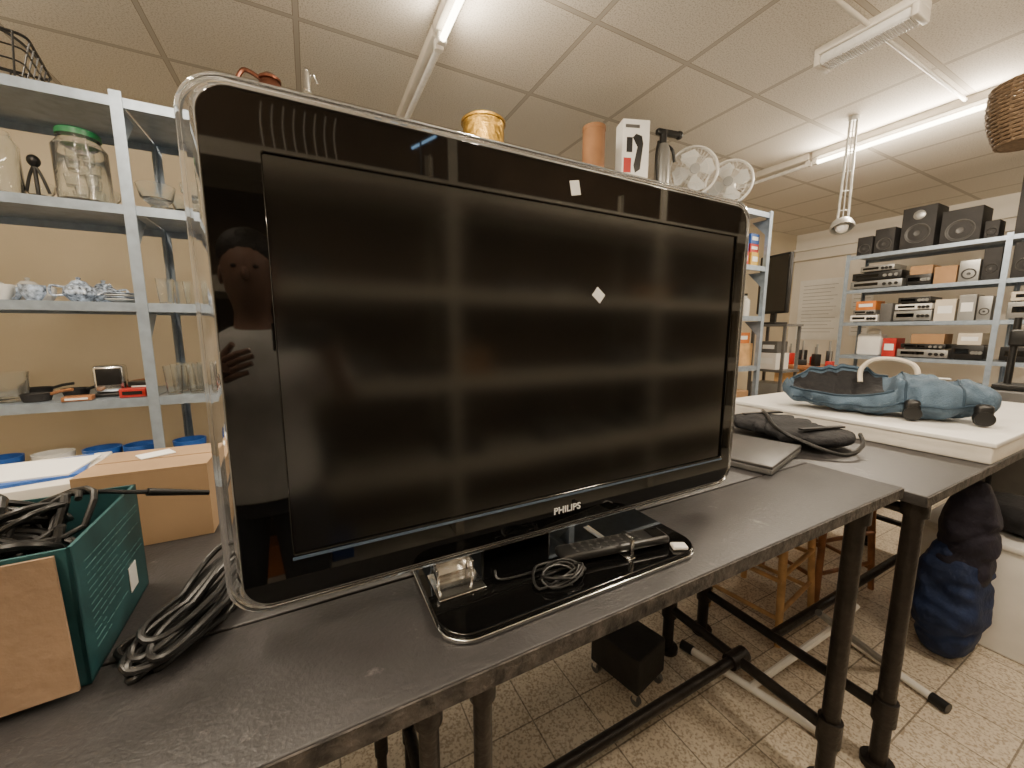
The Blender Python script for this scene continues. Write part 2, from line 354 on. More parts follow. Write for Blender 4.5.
B().b2((.090,-.108,.0152),(.106,.03,.0180),bev=.001).b2((.094,-.108,.0175),(.102,-.102,.060),bev=.001).b2((.094,-.108,.054),(.102,-.080,.060),bev=.001).out('stand_bracket',CHROME,tv)
rm=root('remote_control','slim black television remote lying on the glass stand','remote control',(.498,.532,TZ+.0190),R(-9))
B().box((0,.0,.010),(.235,.044,.017),bev=.007).out('body',BLACKP,rm)
for i in range(9):
    for j in range(3): B().cyl((-.085+i*.017,-.012+j*.012,.018),(-.085+i*.017,-.012+j*.012,.0193),.0034,seg=10).out('button',GREYD,rm)
B().box((.095,0,.0188),(.03,.03,.0012)).out('button_panel',BLACKG,rm)
def tangle(cx,cy,z,n,rx,ry,r,h=.02,sd=0):
    P=[]
    for i in range(n*16):
        a=2*math.pi*i/16; k=i//16; random.seed(k*7+3+sd)
        ox=random.uniform(-.25,.25)*rx; oy=random.uniform(-.25,.25)*ry; s=random.uniform(.7,1.1)
        random.seed(k*7+10+sd); ox2=random.uniform(-.25,.25)*rx; oy2=random.uniform(-.25,.25)*ry; s2=random.uniform(.7,1.1)
        t=(i%16)/16; ox=ox*(1-t)+ox2*t; oy=oy*(1-t)+oy2*t; s=s*(1-t)+s2*t
        P.append((cx+ox+rx*s*math.cos(a),cy+oy+ry*s*math.sin(a),z+r+h*(.5+.5*math.sin(a*1.31+k+sd))))
    return P
P=tangle(0,0,0,6,.040,.022,.0018,.016)
B().tube(P,.0022).tube(spline([P[-1],(.05,.0,.004),(.03,.03,.003),(-.09,.04,.003),(-.10,.06,.01)]),.0022).tube(spline([P[0],(-.05,-.01,.003),(-.03,.035,.012),(.05,.03,.004)]),.0022).out('cable',BLACKP,loc=(.360,.507,TZ+.0160),label='thin black cable coiled on the television stand',cat='cable')
B().box((0,0,.004),(.02,.03,.008),bev=.003).out('adapter_tag',WHITEP,loc=(.62,.480,TZ+.0155),rot=(0,0,1.1),label='small white plastic tag on the glass stand',cat='tag')
bb=B()
for k in range(9):
    random.seed(k+40); pts=[]
    a0=R(62)+random.uniform(-.12,.12); L=random.uniform(.085,.115); wd=random.uniform(.018,.038); ox=random.uniform(-.012,.012);oy=random.uniform(-.012,.012)
    zz=.006+.009*(k//2); ph=random.uniform(0,3)
    for i in range(28):
        a=2*math.pi*i/28; lx=L*math.cos(a); ly=wd*math.sin(a)*(1+.2*math.sin(2*a+ph))
        lift=.035*max(0,math.cos(a))
        pts.append((ox+lx*math.cos(a0)-ly*math.sin(a0),oy+lx*math.sin(a0)+ly*math.cos(a0),zz+lift+.004*math.sin(3*a+ph)))
    bb.tube(pts,.0048,closed=True)
bb.tube(spline([(.045,.08,.05),(.030,.12,.12),(.022,.15,.2),(.05,.18,.28)]),.0048)
bb.tube(spline([(.03,.09,.05),(.020,.13,.10),(.012,.16,.18),(.04,.19,.26)]),.0048)
bb.tube(spline([(-.02,-.02,.012),(-.06,-.05,.006),(-.09,-.02,.006),(-.05,.02,.01)]),.0048)
bb.out('cable_coil',BLACKP,loc=(-.170,.69,TZ+.001),label='bundled black mains cable on the workbench beside television',cat='cable')
# ---------------- teal box with cables
bx=root('carton_of_cables','open worn teal printed carton with brown flap full of black cables','box',(-.475,.730,TZ+.001),R(2))
hw,hd,hh=.20,.112,.182
B().b2((-hw,-hd,0),(hw,hd,.004)).b2((-hw,hd-.004,0),(hw,hd,hh)).b2((hw-.004,-hd,0),(hw,hd,hh)).b2((-hw,-hd,0),(-hw+.004,hd,hh)).b2((-hw,-hd,0),(hw,-hd+.004,hh)).out('carton_body',TEAL,bx,smooth=0)
B().prism([(-hw,-hd-.003,hh-.004),(hw-.012,-hd-.003,hh-.004),(hw-.002,-hd-.020,.012),(-hw,-hd-.026,.004)],(0,-.004,0)).out('front_flap',CARDG,bx,smooth=0)
B().box((-hw+.02,0,hh+.012),(.06,2*hd-.01,.003),rot=(0,R(-30),0)).out('side_flap',CARDG,bx,smooth=0)
B().b2((hw+.0004,.035,.030),(hw+.0012,.065,.070)).out('shipping_label',WHITEL,bx,smooth=0)
bb=B()
random.seed(2)
for i in range(13):
    y0_=-.085
    while y0_<.090:
        ln=random.uniform(.008,.03)
        if not (y0_+ln>.03 and .025<.03+i*.010<.075): bb.b2((hw+.0002,y0_,.03+i*.010),(hw+.0010,min(y0_+ln,.10),.0310+i*.010))
        y0_+=ln+.006
        if random.random()<.12: break
bb.out('printed_lines',M('pale_teal_print',(.07,.16,.165),.5),bx,smooth=0)
for k in range(17):
    random.seed(k+5)
    zz=.07+.0062*k
    P=tangle(.095+random.uniform(-.06,.035),random.uniform(-.035,.03),zz,3,random.uniform(.035,.055),random.uniform(.03,.05),.004,.042,k*3)
    B().tube(P,.0040 if k%2 else .0056).out('cable',BLACKP,loc=bx.location,rot=(0,0,R(2)),label='coiled black cable heaped inside the open carton',cat='cable',group='cables in the carton')
B().tube(spline([(-.05,-.02,.0),(-.02,.0,.03),(.01,.02,.025),(.035,.04,.012),(.06,.06,.0)]),.0035).cyl((.055,.056,.002),(.125,.10,-.03),.0065,.0045).out('plug_lead',BLACKP,loc=(-.31,.76,TZ+.175),label='black lead with plug trailing out of the carton',cat='cable')
B().sph((0,0,.03),(.05,.035,.035)).tube(spline([(-.04,0,.04),(-.06,.02,.07),(0,.03,.09),(.04,.01,.05)]),.008).out('earphone_pouch',MAROON,loc=(-.475,.79,TZ+.205),label='dark crumpled pouch lying on the cables',cat='pouch')
# ---------------- cardboard box
cb=root('cardboard_box','closed plain brown cardboard box with papers on top','box',(-.318,1.10,TZ+.001),R(-1))
B().b2((-.105,-.09,0),(.105,.09,.156)).out('carton_body',CARDD,cb,smooth=0)
B().b2((-.105,-.09,.1565),(.105,-.003,.159)).out('top_flap',CARDD,cb,smooth=0)
B().b2((-.105,.003,.1565),(.105,.09,.159)).out('top_flap',CARDD,cb,smooth=0)
B().box((0,0,.001),(.06,.045,.002)).out('paper_sheet',WHITEL,loc=(-.33,1.13,TZ+.161),rot=(0,0,.5),smooth=0,label='small white paper slip on cardboard box',cat='paper')
k=root('paper_stack','low white carton with blue folder and papers on top','box',(-.60,1.14,TZ+.001),.1)
B().b2((-.16,-.12,0),(.16,.12,.145),bev=.002).out('carton_body',WHITEE,k)
B().box((.03,-.01,.148),(.24,.17,.006),rot=(0,0,.15)).out('blue_folder',BLUEM,k,smooth=0)
B().box((.05,.0,.1525),(.2,.14,.003),rot=(0,0,-.1)).out('paper_sheet',WHITEL,k,smooth=0)
# ---------------- steel shelving
def shelving(name_label,loc,rz,posts,depth,levels,top,braces=True,post_w=.035,lip=.030,mat=None):
    mat=mat or STEEL
    s=root('steel_shelving',name_label,'shelving',loc,rz)
    for x in posts:
        for yy in (0,depth):
            sg=1 if yy==0 else -1
            B().b2((x-post_w/2,yy-.001*sg if sg>0 else yy-.002,FZ),(x+post_w/2,yy+.002 if sg>0 else yy+.001,top)).b2((x-.001,min(yy,yy+sg*.035),FZ),(x+.001,max(yy,yy+sg*.035),top)).out('post',mat,s,smooth=0)
    for a,b in zip(posts,posts[1:]):
        for z in levels:
            B().b2((a+.003,.004,z-.004),(b-.003,depth-.004,z)).b2((a+.003,.003,z-.004-lip),(b-.003,.006,z)).b2((a+.003,depth-.006,z-.004-lip),(b-.003,depth-.003,z)).b2((a+.003,.006,z-.004-lip),(b-.003,.018,z-.001-lip)).out('shelf',mat,s,smooth=0)
    if braces:
        for x in posts:
            for z in levels[:3]:
                B().prism([(x+.004,.03,z-.036),(x+.004,.14,z-.036),(x+.004,.03,z-.15)],(.002,0,0)).out('brace',mat,s,smooth=0)
    return s
LV=[2.145,1.77,1.409,1.037,.67,.3]
shelving('grey steel shelving with glassware and kitchen items',(0,2.02,0),0,[-1.75,-.575,.40],.42,LV,2.165)
shelving('grey steel shelving behind the television topped with appliances',(0,1.74,0),0,[.47,1.3,2.15,3.02],.42,LV,2.16)
s3=shelving('pale steel shelving across the aisle holding dim bric-a-brac',(0,-.75,0),math.pi,[-3.6,-2.13,-.67,.79,2.2],.42,[2.03,1.52,1.05,.58,.15],2.3,False,.048,.060,STEELC)
B().b2((-3.6,.425,FZ),(2.2,.435,2.42)).out('mirror_backdrop',DARKB,s3,smooth=0)  # unseen panel added so the television mirrors dark brown instead of bright wall
def jar(name,label,r,h,lid,loc,group,lidmat=GREEN,gm_=None):
    j=root(name,label,'jar',loc,0,group)
    t=.004
    B().lathe([(0,.002),(r*.9,.002),(r,.012),(r,h*.8),(r*.76,h*.9),(r*.76,h*.97),(r*.76-t,h*.97),(r*.76-t,h*.9),(r-t,h*.78),(r-t,.016),(0,.012)],seg=16,).out('glass_body',gm_ or GLASS,j)
    if lid: B().lathe([(0,h*.96),(r*.80,h*.95),(r*.80,h*1.02),(r*.74,h*1.04),(0,h*1.04)]).out('lid',lidmat,j)
    return j
def tumbler(loc,label,r=.035,h=.09,group='glasses on the shelf'):
    return B().lathe([(0,.001),(r*.75,.001),(r,h),(r-.003,h),(r*.72,.008),(0,.008)],seg=20).out('drinking_glass',GLASSC,loc=loc,label=label,cat='glass',group=group)
def gobl(loc,label,group):
    return B().lathe([(0,.001),(.033,.001),(.030,.005),(.005,.01),(.004,.05),(.02,.06),(.042,.09),(.045,.12),(.043,.12),(.03,.075),(0,.062)],seg=20).out('wine_glass',GLASS,loc=loc,label=label,cat='glass',group=group)
z1,z2,z3,z4,z5=[l+.001 for l in LV[:5]]
jar('glass_jar','tall open clear glass storage jar on steel shelf',.062,.235,False,(-.955,2.14,z2),'jars on the upper shelf')
jar('glass_jar','large clear faceted jar with green screw lid',.076,.255,True,(-.725,2.13,z2),'jars on the upper shelf',gm_=GLASSC)
jar('glass_jar','clear glass jar with dark lid on shelf',.07,.24,True,(-1.25,2.2,z2),'jars on the upper shelf',BLACKP)
for i in range(12):
    a=i*2.4; tumbler((-.725+.034*math.cos(a),2.13+.034*math.sin(a),z2+.014+.052*(i//3)),'small cut glass stored inside the big jar',.020,.045,'small glasses inside the jar')
k=root('corkscrew_holder','dark metal corkscrew standing between the glass jars','corkscrew',(-.865,2.16,z2))
B().cyl((0,0,0),(0,0,.012),.022).cyl((0,0,.012),(0,0,.13),.006).out('stem',BLACKP,k)
B().sph((0,0,.15),(.018,.018,.022)).tube(spline([(-.03,0,.04),(-.015,0,.10),(0,0,.13),(.015,0,.10),(.03,0,.04)]),.005).out('arm',BLACKP,k)
for i,x in enumerate((-.50,-.43)):
    B().lathe([(0,.001),(.03,.001),(.034,.01),(.02,.02),(.05,.05),(.062,.10),(.059,.10),(.045,.05),(0,.03)],seg=24).out('glass_bowl',GLASSC,loc=(x-.01,2.10+.14*i,z2),label='small footed clear glass bowl on shelf',cat='bowl',group='footed bowls')
gobl((-.39,2.10,z2),'stemmed clear glass on the upper shelf','footed bowls')
for i in range(3): gobl((-.52+.10*i,2.34,z2),'stemmed clear glass at the back of shelf','footed bowls')
for i in range(4): gobl((-1.04+.10*i,2.36,z2),'stemmed clear glass at the back of shelf','footed bowls')
def cup(loc,label,mat,r=.04,h=.06,group='porcelain on the middle shelf',rz=0):
    c=root('teacup',label,'cup',loc,rz,group)
    B().lathe([(0,.001),(r*.55,.001),(r*.6,.006),(r*.95,h*.5),(r,h),(r-.003,h),(r*.9,h*.5),(0,.01)],seg=20).out('bowl',mat,c)
    B().tube(spline([(r*.95,0,h*.8),(r*1.4,0,h*.75),(r*1.35,0,h*.35),(r*.85,0,h*.3)],5),.004).out('handle',mat,c)
    return c
def teapot(loc,label,mat,s=1,rz=0,group='porcelain on the middle shelf'):
    t=root('teapot',label,'teapot',loc,rz,group); t.scale=(s,s,s)
    B().lathe([(0,.001),(.035,.001),(.04,.008),(.065,.04),(.06,.075),(.035,.095),(0,.098)]).out('pot_body',mat,t)
    B().lathe([(0,.095),(.036,.096),(.025,.11),(.006,.115),(.011,.127),(0,.133)]).out('lid',mat,t)
    B().tube(spline([(.055,0,.04),(.09,0,.055),(.10,0,.09),(.12,0,.10)],5),.009).out('spout',mat,t)
    B().tube(spline([(-.055,0,.075),(-.10,0,.08),(-.10,0,.035),(-.058,0,.035)],5),.006).out('handle',mat,t)
    return t
for i,(x,yy,m) in enumerate(((-1.30,2.10,PORC),(-1.18,2.10,PORW),(-1.06,2.08,PORC),(-.97,2.09,PORW),(-.885,2.075,PORC),(-1.0,2.2,PORC),(-.90,2.18,PORW))):
    cup((x,yy,z3),'small blue and white porcelain cup on shelf' if m is PORC else 'plain white porcelain cup on shelf',m,.034,.055,rz=i*.2+.8)
teapot((-.775,2.11,z3),'blue and white patterned porcelain teapot',PORC,.72,.3)
teapot((-1.0,2.32,z3),'white porcelain teapot behind the cups',PORW,.8,2.9)
teapot((-.77,2.30,z3),'blue patterned porcelain teapot at the back',PORC,.8,2.9)
for i in range(4): 
    B().lathe([(0,.001),(.03,.001),(.055,.012),(.053,.014),(.03,.005),(0,.005)]).out('saucer',PORC if i%2 else PORW,loc=(-.645,2.09,z3+.008*i),label='small blue and white saucer in a stack',cat='saucer',group='stacked saucers')
for i in range(4): tumbler((-.515+.07*i,2.09+.07*(i%2),z3),'small clear drinking glass on middle shelf',.03,.10)
for i in range(4): tumbler((-.50+.075*i,2.26,z3),'clear drinking glass at the back of shelf',.03,.11)
B().lathe([(0,.001),(.05,.001),(.068,.02),(.075,.11),(.071,.11),(.06,.02),(0,.008)]).out('glass_bowl',GLASSC,loc=(-1.035,2.13,z4),label='ribbed clear glass bowl on lower shelf',cat='bowl')
for i,(x,yy,a) in enumerate(((-1.02,2.32,.1),(-.93,2.10,-.15),(-.87,2.22,-.35),(-.80,2.35,.1))):
    c=root('frying_pan','small dark pan with long handle on lower shelf','pan',(x,yy,z4),a,'pans on the lower shelf')
    B().lathe([(0,.001),(.035,.001),(.043,.03),(.040,.03),(.033,.004),(0,.004)]).out('pan_body',BLACKM,c)
    B().tube([(.04,0,.025),(.07,0,.035),(.105,0,.04)],.006).out('handle',WOOD if i%2 else BLACKP,c)
nap=root('napkin_dispenser','chrome and black napkin dispenser on lower shelf','dispenser',(-.735,2.15,z4),R(8))
B().box((0,0,.070),(.09,.08,.11),bev=.012).out('casing',CHROME,nap)
B().box((0,-.042,.080),(.07,.004,.065),bev=.001).out('face_plate',BLACKP,nap)
B().b2((-.05,-.045,0),(.05,.045,.014),bev=.004).out('tray',BLACKP,nap)
for i,(x,yy,h,m) in enumerate(((-.645,2.075,.035,REDM),(-.640,2.15,.055,BLACKP),(-.66,2.23,.03,REDM),(-.80,2.05,.018,WOOD))):
    o=root('small_box','small red packaged box on lower shelf' if m is REDM else 'small dark packaged box on shelf','box',(x,yy,z4),.05*i,'small boxes on the lower shelf')
    B().box((0,0,h/2),(.08,.055,h),bev=.003).out('carton_body',m,o)
    B().b2((-.03,-.0287,h*.3),(.03,-.0277,h*.7)).out('front_label',BLACKP if m is REDM else WHITEL,o,smooth=0)
for i in range(9): tumbler((-.52+.075*(i%3),2.08+.09*(i//3),z4),'clear drinking glass on lower shelf',.032,.12,'glasses on the lower shelf')
for i,(x,m) in enumerate(((-1.2,BLUEM),(-1.06,BLUEM),(-.92,PORW),(-.78,BLUEM),(-.66,BLUEM),(-.5,BLUEM))):
    B().lathe([(0,.001),(.045,.001),(.058,.16),(.053,.16),(.04,.01),(0,.01)]).out('plastic_tub',m,loc=(x,2.12,z5),label='blue plastic tub on bottom shelf' if m is BLUEM else 'white tub on bottom shelf',cat='tub',group='tubs on the bottom shelf')
wbk=B()
for k in range(5):
    z=.01+k*.04; wbk.tube([(x,yy,z) for x,yy in rr(.30+.02*k,.24+.02*k,.03,4)],.005 if k in(0,4) else .003,6,True)
for k in range(9):
    x=-.14+.035*k
    wbk.tube([(x*1.15,-.165,.17),(x,-.12,.01),(x,.12,.01),(x*1.15,.165,.17)],.003,6)
for k in range(6):
    yy=-.11+.044*k
    wbk.tube([(-.19,yy*1.12,.17),(-.15,yy,.01),(.15,yy,.01),(.19,yy*1.12,.17)],.003,6)
wbk.tube(spline([(-.19,0,.17),(-.12,0,.26),(.10,0,.24),(.19,0,.17)]),.005)
wbk.out('wire_basket',BLACKP,loc=(-1.03,2.22,z1),rot=(0,0,.2),label='black wire basket on top of steel shelving',cat='basket')
k=root('copper_kettle','tall dark copper kettle on top of shelving','kettle',(-.09,2.2,z1))
B().lathe([(0,.001),(.075,.001),(.085,.02),(.085,.12),(.06,.22),(.045,.25),(.035,.27),(0,.275)]).out('kettle_body',COPPER,k)
B().lathe([(0,.27),(.045,.27),(.045,.28),(.02,.30),(0,.305)]).out('lid',COPPER,k)
B().tube(spline([(-.07,0,.12),(-.13,0,.2),(-.10,0,.29),(-.03,0,.27)]),.010).out('handle',COPPER,k)
k=root('soda_siphon','chrome-headed siphon bottle on top of shelving','siphon',(.06,2.2,z1))
B().lathe([(0,.001),(.045,.001),(.05,.02),(.05,.18),(.02,.25),(.02,.27),(0,.27)]).out('bottle',GLASS,k)
B().cyl((0,0,.26),(0,0,.35),.018).tube(spline([(0,0,.33),(.03,0,.345),(.045,0,.31)]),.006).sph((0,0,.355),.014).out('siphon_head',CHROME,k)
k=root('brass_pot','dull patterned round brass pot with lid on shelving','pot',(.795,1.83,z1))
B().lathe([(0,.001),(.09,.001),(.098,.01),(.098,.06),(.098,.115),(.100,.12),(.100,.126),(0,.126)]).out('pot_body',BRASS,k)
B().lathe([(0,.126),(.106,.126),(.106,.136),(.085,.150),(.03,.160),(.008,.164),(.016,.174),(0,.180)]).out('lid',BRASS,k)
k=root('cardboard_tube','brown cardboard postal tube standing on shelving','tube',(1.45,1.82,z1))
B().lathe([(.056,.001),(.061,.001),(.061,.25),(.056,.25),(.056,.001)]).out('tube_body',KRAFT,k)
B().lathe([(0,.235),(.063,.235),(.063,.256),(.056,.26),(0,.245)]).out('cap',KRAFT,k)
k=root('appliance_box','white retail box printed with a black hand tool','box',(1.74,1.83,z1),R(-20))
B().b2((-.08,-.05,0),(.08,.05,.345)).out('carton_body',WHITEL,k,smooth=0)
B().prism([(-.02,-.0502,.25),(.0,-.0502,.27),(.035,-.0502,.26),(.045,-.0502,.22),(.03,-.0502,.08),(.0,-.0502,.06),(-.01,-.0502,.10),(.01,-.0502,.20)],(0,-.0006,0)).b2((-.055,-.0508,.17),(-.02,-.0502,.25)).out('printed_picture',BLACKP,k,smooth=0)
B().b2((-.065,-.0508,.30),(.02,-.0502,.318)).out('printed_band',GREY,k,smooth=0)
B().b2((-.07,-.0508,.06),(-.025,-.0502,.14)).out('printed_band',REDM,k,smooth=0)
k=root('hand_sprayer','grey upright hand pump with black trigger head','pump',(2.0,1.84,z1),R(-10))
B().lathe([(0,.001),(.045,.001),(.047,.02),(.042,.26),(.03,.29),(0,.29)]).out('pump_body',GREYM,k)
B().cyl((0,0,.28),(0,0,.37),.022).box((.03,0,.36),(.16,.035,.035),bev=.01).tube(spline([(.0,0,.30),(.07,-.0,.27),(.09,0,.20)]),.009).sph((.115,0,.36),.025).out('trigger_head',BLACKP,k)
B().tube(spline([(-.04,-.01,.3),(-.065,-.03,.2),(-.05,-.03,.05)]),.008).out('hose',BLACKP,k)
FB=M('fan_blade',(.70,.71,.70),.3,noise=.02)
def fan(loc,rz,label,Rr=.152,H=.205):
    f=root('desk_fan',label,'fan',loc,rz,'white fans on the shelving')
    b=B()
    for yy,rad in ((-.055,.03),(-.05,.085),(-.02,Rr),(.0,Rr),(.03,.11),(.045,.06)):
        b.tube([(rad*math.cos(2*math.pi*i/32),yy,H+rad*math.sin(2*math.pi*i/32)) for i in range(32)],.007 if rad==Rr else .0022,6,True)
    for i in range(36):
        a=2*math.pi*i/36; c,s=math.cos(a),math.sin(a)
        b.tube([(.03*c,-.055,H+.03*s),(.10*c,-.048,H+.10*s),(Rr*c,-.012,H+Rr*s),(.11*c,.03,H+.11*s),(.05*c,.045,H+.05*s)],.0014,5)
    b.out('cage',WHITEP,f)
    B().cyl((0,-.062,H),(0,-.052,H),.032,seg=24).out('badge',GREYM,f)
    for i in range(4):
        a0=i*math.pi/2+.3; pts=[]; bl=B()
        for t,rad in ((-.45,.03),(-.62,.10),(-.3,.135),(.3,.135),(.5,.11),(.45,.03)):
            pts.append((rad*math.cos(a0+t),-.015+.02*t,H+rad*math.sin(a0+t)))
        bl.prism(pts,(0,.002,0)); bl.out('blade',FB,f)
    B().cyl((0,-.03,H),(0,.0,H),.028).out('hub',WHITEP,f)
    B().sph((0,.075,H),(.045,.05,.045)).out('motor',WHITEP,f)
    B().cyl((0,.06,.02),(0,.06,H-.02),.014).lathe([(0,.001),(.075,.001),(.075,.012),(.05,.025),(0,.028)],(0,.03,0)).out('stand',WHITEP,f)
    return f
fan((2.33,1.88,z1),R(-38),'white desk fan with round wire cage facing out')
fan((2.74,1.90,z1),R(-60),'white desk fan turned sideways beside another fan')
def carton(x,yy,z,w,d,h,m,label,rz=0,name='packaged_box',group='boxes on the shelving end',lab=True):
    o=root(name,label,'box',(x,yy,z),rz,group)
    B().b2((-w/2,-d/2,0),(w/2,d/2,h),bev=.002).out('carton_body',m,o,smooth=0)
    if lab: B().b2((-w*.35,-d/2-.0008,h*.35),(w*.35,-d/2-.0002,h*.7)).out('front_label',WHITEL,o,smooth=0)
    return o
carton(2.70,1.84,z2,.09,.12,.13,BLUEM,'blue packaged box with white label',.1)
carton(2.81,1.84,z2,.09,.12,.10,REDM,'red packaged box with white label')
carton(2.93,1.84,z2,.09,.12,.10,YELM,'yellow packaged box with white label')
carton(2.81,1.84,z2+.101,.10,.10,.07,BLUEM,'small blue box stacked on red box')
carton(2.93,1.84,z2+.101,.10,.10,.06,REDM,'small red box stacked on yellow box')
carton(2.93,1.84,z2+.162,.10,.10,.07,BLUEM,'small blue box topping the stack')
def bottle(x,yy,z,m,h,label):
    o=root('bottle',label,'bottle',(x,yy,z),0,'bottles on the shelving end')
    B().lathe([(0,.001),(.032,.001),(.035,.01),(.035,h*.7),(.014,h*.82),(.014,h*.93),(0,h*.93)]).out('bottle_body',m,o)
    B().cyl((0,0,h*.9),(0,0,h),.016).out('cap',BLACKP,o)
for i,(x,m,h) in enumerate(((2.66,WHITEP,.2),(2.75,PORW,.24),(2.84,BLACKP,.22),(2.93,WHITEP,.17))): bottle(x,1.83,z3,m,h,'white plastic bottle on shelving' if m in (WHITEP,PORW) else 'dark plastic bottle on shelving')
carton(2.88,1.86,z4,.24,.15,.17,WOODL,'light brown wooden crate on shelving',0,'wooden_crate',lab=False)
carton(2.88,1.86,z4+.171,.2,.12,.08,ORANGE,'orange packaged box stacked on crate')
carton(2.80,1.86,z5,.3,.2,.18,CARD,'brown cardboard box on lower shelving')
carton(1.9,1.9,z5,.3,.2,.2,CARD,'brown cardboard box on lower shelving')
# ---------------- far shelving (faces -X)
XF=5.0
shelving('steel shelving stocked with loudspeakers and stereo equipment',(XF,2.07,0),R(-90),[0,1.05,2.1],.42,[2.06,1.72,1.39,1.05,.70],2.08,False)
def hx(yy,z,dx=.2): return (XF+dx,yy,z+.001)
def speaker(yy,z,w,d,h,label,cones=2,mat=BLACKM,dx=0):
    o=root('loudspeaker',label,'speaker',(XF+.03+dx+d/2,yy,z+.001),R(-90),'loudspeakers on the shelving')
    B().b2((-w/2,-d/2,0),(w/2,d/2,h),bev=.004).out('cabinet',mat,o)
    if cones:
        zz=h*.36; r=w*.34
        B().lathe([(0,0),(r*.3,.004),(r*.35,-.012),(r*.85,.0),(r,.006),(r*1.08,.0)],(0,-d/2-.0,zz),24,Euler((R(90),0,0)).to_matrix()).out('woofer',GREYD,o)
        B().lathe([(r*.98,.0),(r*1.08,.004),(r*1.12,.0)],(0,-d/2-.001,zz),24,Euler((R(90),0,0)).to_matrix()).out('woofer_ring',GREY,o)
    if cones>1: B().lathe([(0,.008),(r*.25,.004),(r*.5,.003),(r*.55,0)],(0,-d/2-.001,h*.8),20,Euler((R(90),0,0)).to_matrix()).out('tweeter',GREYM,o)
    return o
speaker(1.96,2.06,.12,.18,.18,'small black loudspeaker on top shelf',1)
speaker(1.81,2.06,.15,.2,.23,'compact black loudspeaker on top shelf',1)
speaker(1.58,2.06,.23,.26,.37,'large black two-way loudspeaker with round woofer')
speaker(1.31,2.06,.24,.24,.28,'black speaker with silver horn detail',1)
speaker(.88,2.06,.26,.3,.46,'big plain black loudspeaker cabinet',0)
speaker(1.13,2.06,.08,.15,.14,'tiny black satellite speaker on top shelf',1)
speaker(.52,2.06,.28,.3,.44,'big black loudspeaker cabinet with two cones',2)
def hifi(yy,z,w,h,m,label,d=.28):
    o=root('stereo_component',label,'stereo component',(XF+.03+d/2,yy,z+.001),R(-90),'stereo equipment on the shelving')
    B().b2((-w/2,-d/2,.008),(w/2,d/2,h),bev=.003).out('casing',m,o)
    for i in range(3): B().cyl((w*(.18+.11*i),-d/2-.012,h*.5),(w*(.18+.11*i),-d/2,h*.5),min(.014,h*.22),seg=14).out('knob',GREYM if m is BLACKP else BLACKP,o)
    B().b2((-w*.42,-d/2-.001,h*.4),(w*.05,-d/2-.0002,h*.75)).out('display',BLACKG,o,smooth=0)
    B().b2((-w*.4,-d/2+.02,0),(w*.4,-d/2+.06,.008)).out('foot',BLACKP,o)
hifi(1.84,1.72,.40,.08,GREYM,'silver stereo tuner on shelf'); hifi(1.84,1.802,.38,.08,BLACKP,'black stereo deck stacked on tuner')
hifi(1.84,1.884,.26,.06,GREYM,'small silver player topping the stack')
hifi(1.53,1.72,.17,.10,BLACKP,'small black receiver on second shelf')
carton(5.17,1.53,1.822,.15,.2,.08,CARD,'small brown cardboard box stacked on receiver',R(-90),group='boxes on the far shelving',lab=False)
carton(5.13,1.36,1.721,.14,.2,.15,CARD,'brown cardboard box on second shelf',R(-90),group='boxes on the far shelving',lab=False)
speaker(1.22,1.72,.12,.15,.18,'small silver speaker with round driver',1,GREYM); speaker(1.10,1.72,.10,.2,.26,'black shelf speaker on second shelf',1)
speaker(.92,1.72,.15,.2,.28,'black shelf speaker on second shelf',1); speaker(.74,1.72,.16,.2,.27,'black shelf speaker on second shelf',1); speaker(.54,1.72,.16,.2,.24,'black shelf speaker on second shelf',1)
hifi(1.90,1.39,.22,.07,WHITEP,'small white electronic box on shelf'); hifi(1.90,1.462,.18,.05,GREYM,'small grey electronic box stacked on shelf')
carton(5.15,1.90,1.513,.16,.2,.09,ORANGE,'orange retail box stacked on third shelf',R(-90),group='boxes on the far shelving')
speaker(1.73,1.39,.09,.15,.18,'narrow grey speaker on third shelf',0,GREY)
hifi(1.54,1.39,.26,.10,GREYM,'grey stereo component on third shelf'); hifi(1.54,1.492,.25,.06,WHITEP,'flat white player stacked on component'); hifi(1.54,1.554,.22,.06,BLACKP,'flat black player topping the stack')
carton(5.15,1.335,1.391,.13,.2,.19,CREAM,'cream retail box on third shelf',R(-90),group='boxes on the far shelving')
carton(5.15,1.205,1.391,.10,.2,.22,GREYM,'grey retail box on third shelf',R(-90),group='boxes on the far shelving')
speaker(1.10,1.39,.08,.15,.2,'narrow grey speaker on third shelf',1,GREYM)
hifi(.82,1.39,.32,.14,GREYM,'grey stereo component on third shelf'); hifi(.82,1.532,.30,.08,CREAM,'cream stereo component stacked on third shelf')
carton(5.15,1.68,1.051,.10,.2,.18,REDM,'red and white box on fourth shelf',R(-90),group='boxes on the far shelving')
hifi(1.44,1.05,.34,.08,GREYM,'silver stereo component on fourth shelf'); hifi(1.16,1.05,.19,.13,BLACKP,'black stereo component on fourth shelf'); hifi(1.44,1.132,.3,.05,BLACKP,'thin black player on top of component')
carton(5.15,1.42,1.184,.22,.2,.09,CARD,'small brown box stacked on player',R(-90),group='boxes on the far shelving',lab=False)
carton(5.15,1.16,1.182,.14,.2,.10,CREAM,'cream box stacked on fourth shelf',R(-90),group='boxes on the far shelving')
hifi(.82,1.05,.32,.12,BLACKP,'black stereo component on fourth shelf')
k=root('plastic_canister','white plastic canister with handle on shelf','canister',hx(1.87,1.05),0)
B().box((0,0,.11),(.14,.2,.22),bev=.02).out('body',WHITEP,k); B().tube(spline([(0,-.06,.215),(0,-.05,.26),(0,.03,.26),(0,.05,.215)]),.01).out('handle',WHITEP,k)
hifi(1.7,.7,.4,.12,BLACKP,'black stereo component on bottom shelf'); hifi(1.27,.7,.36,.14,GREYM,'grey stereo component on bottom shelf')
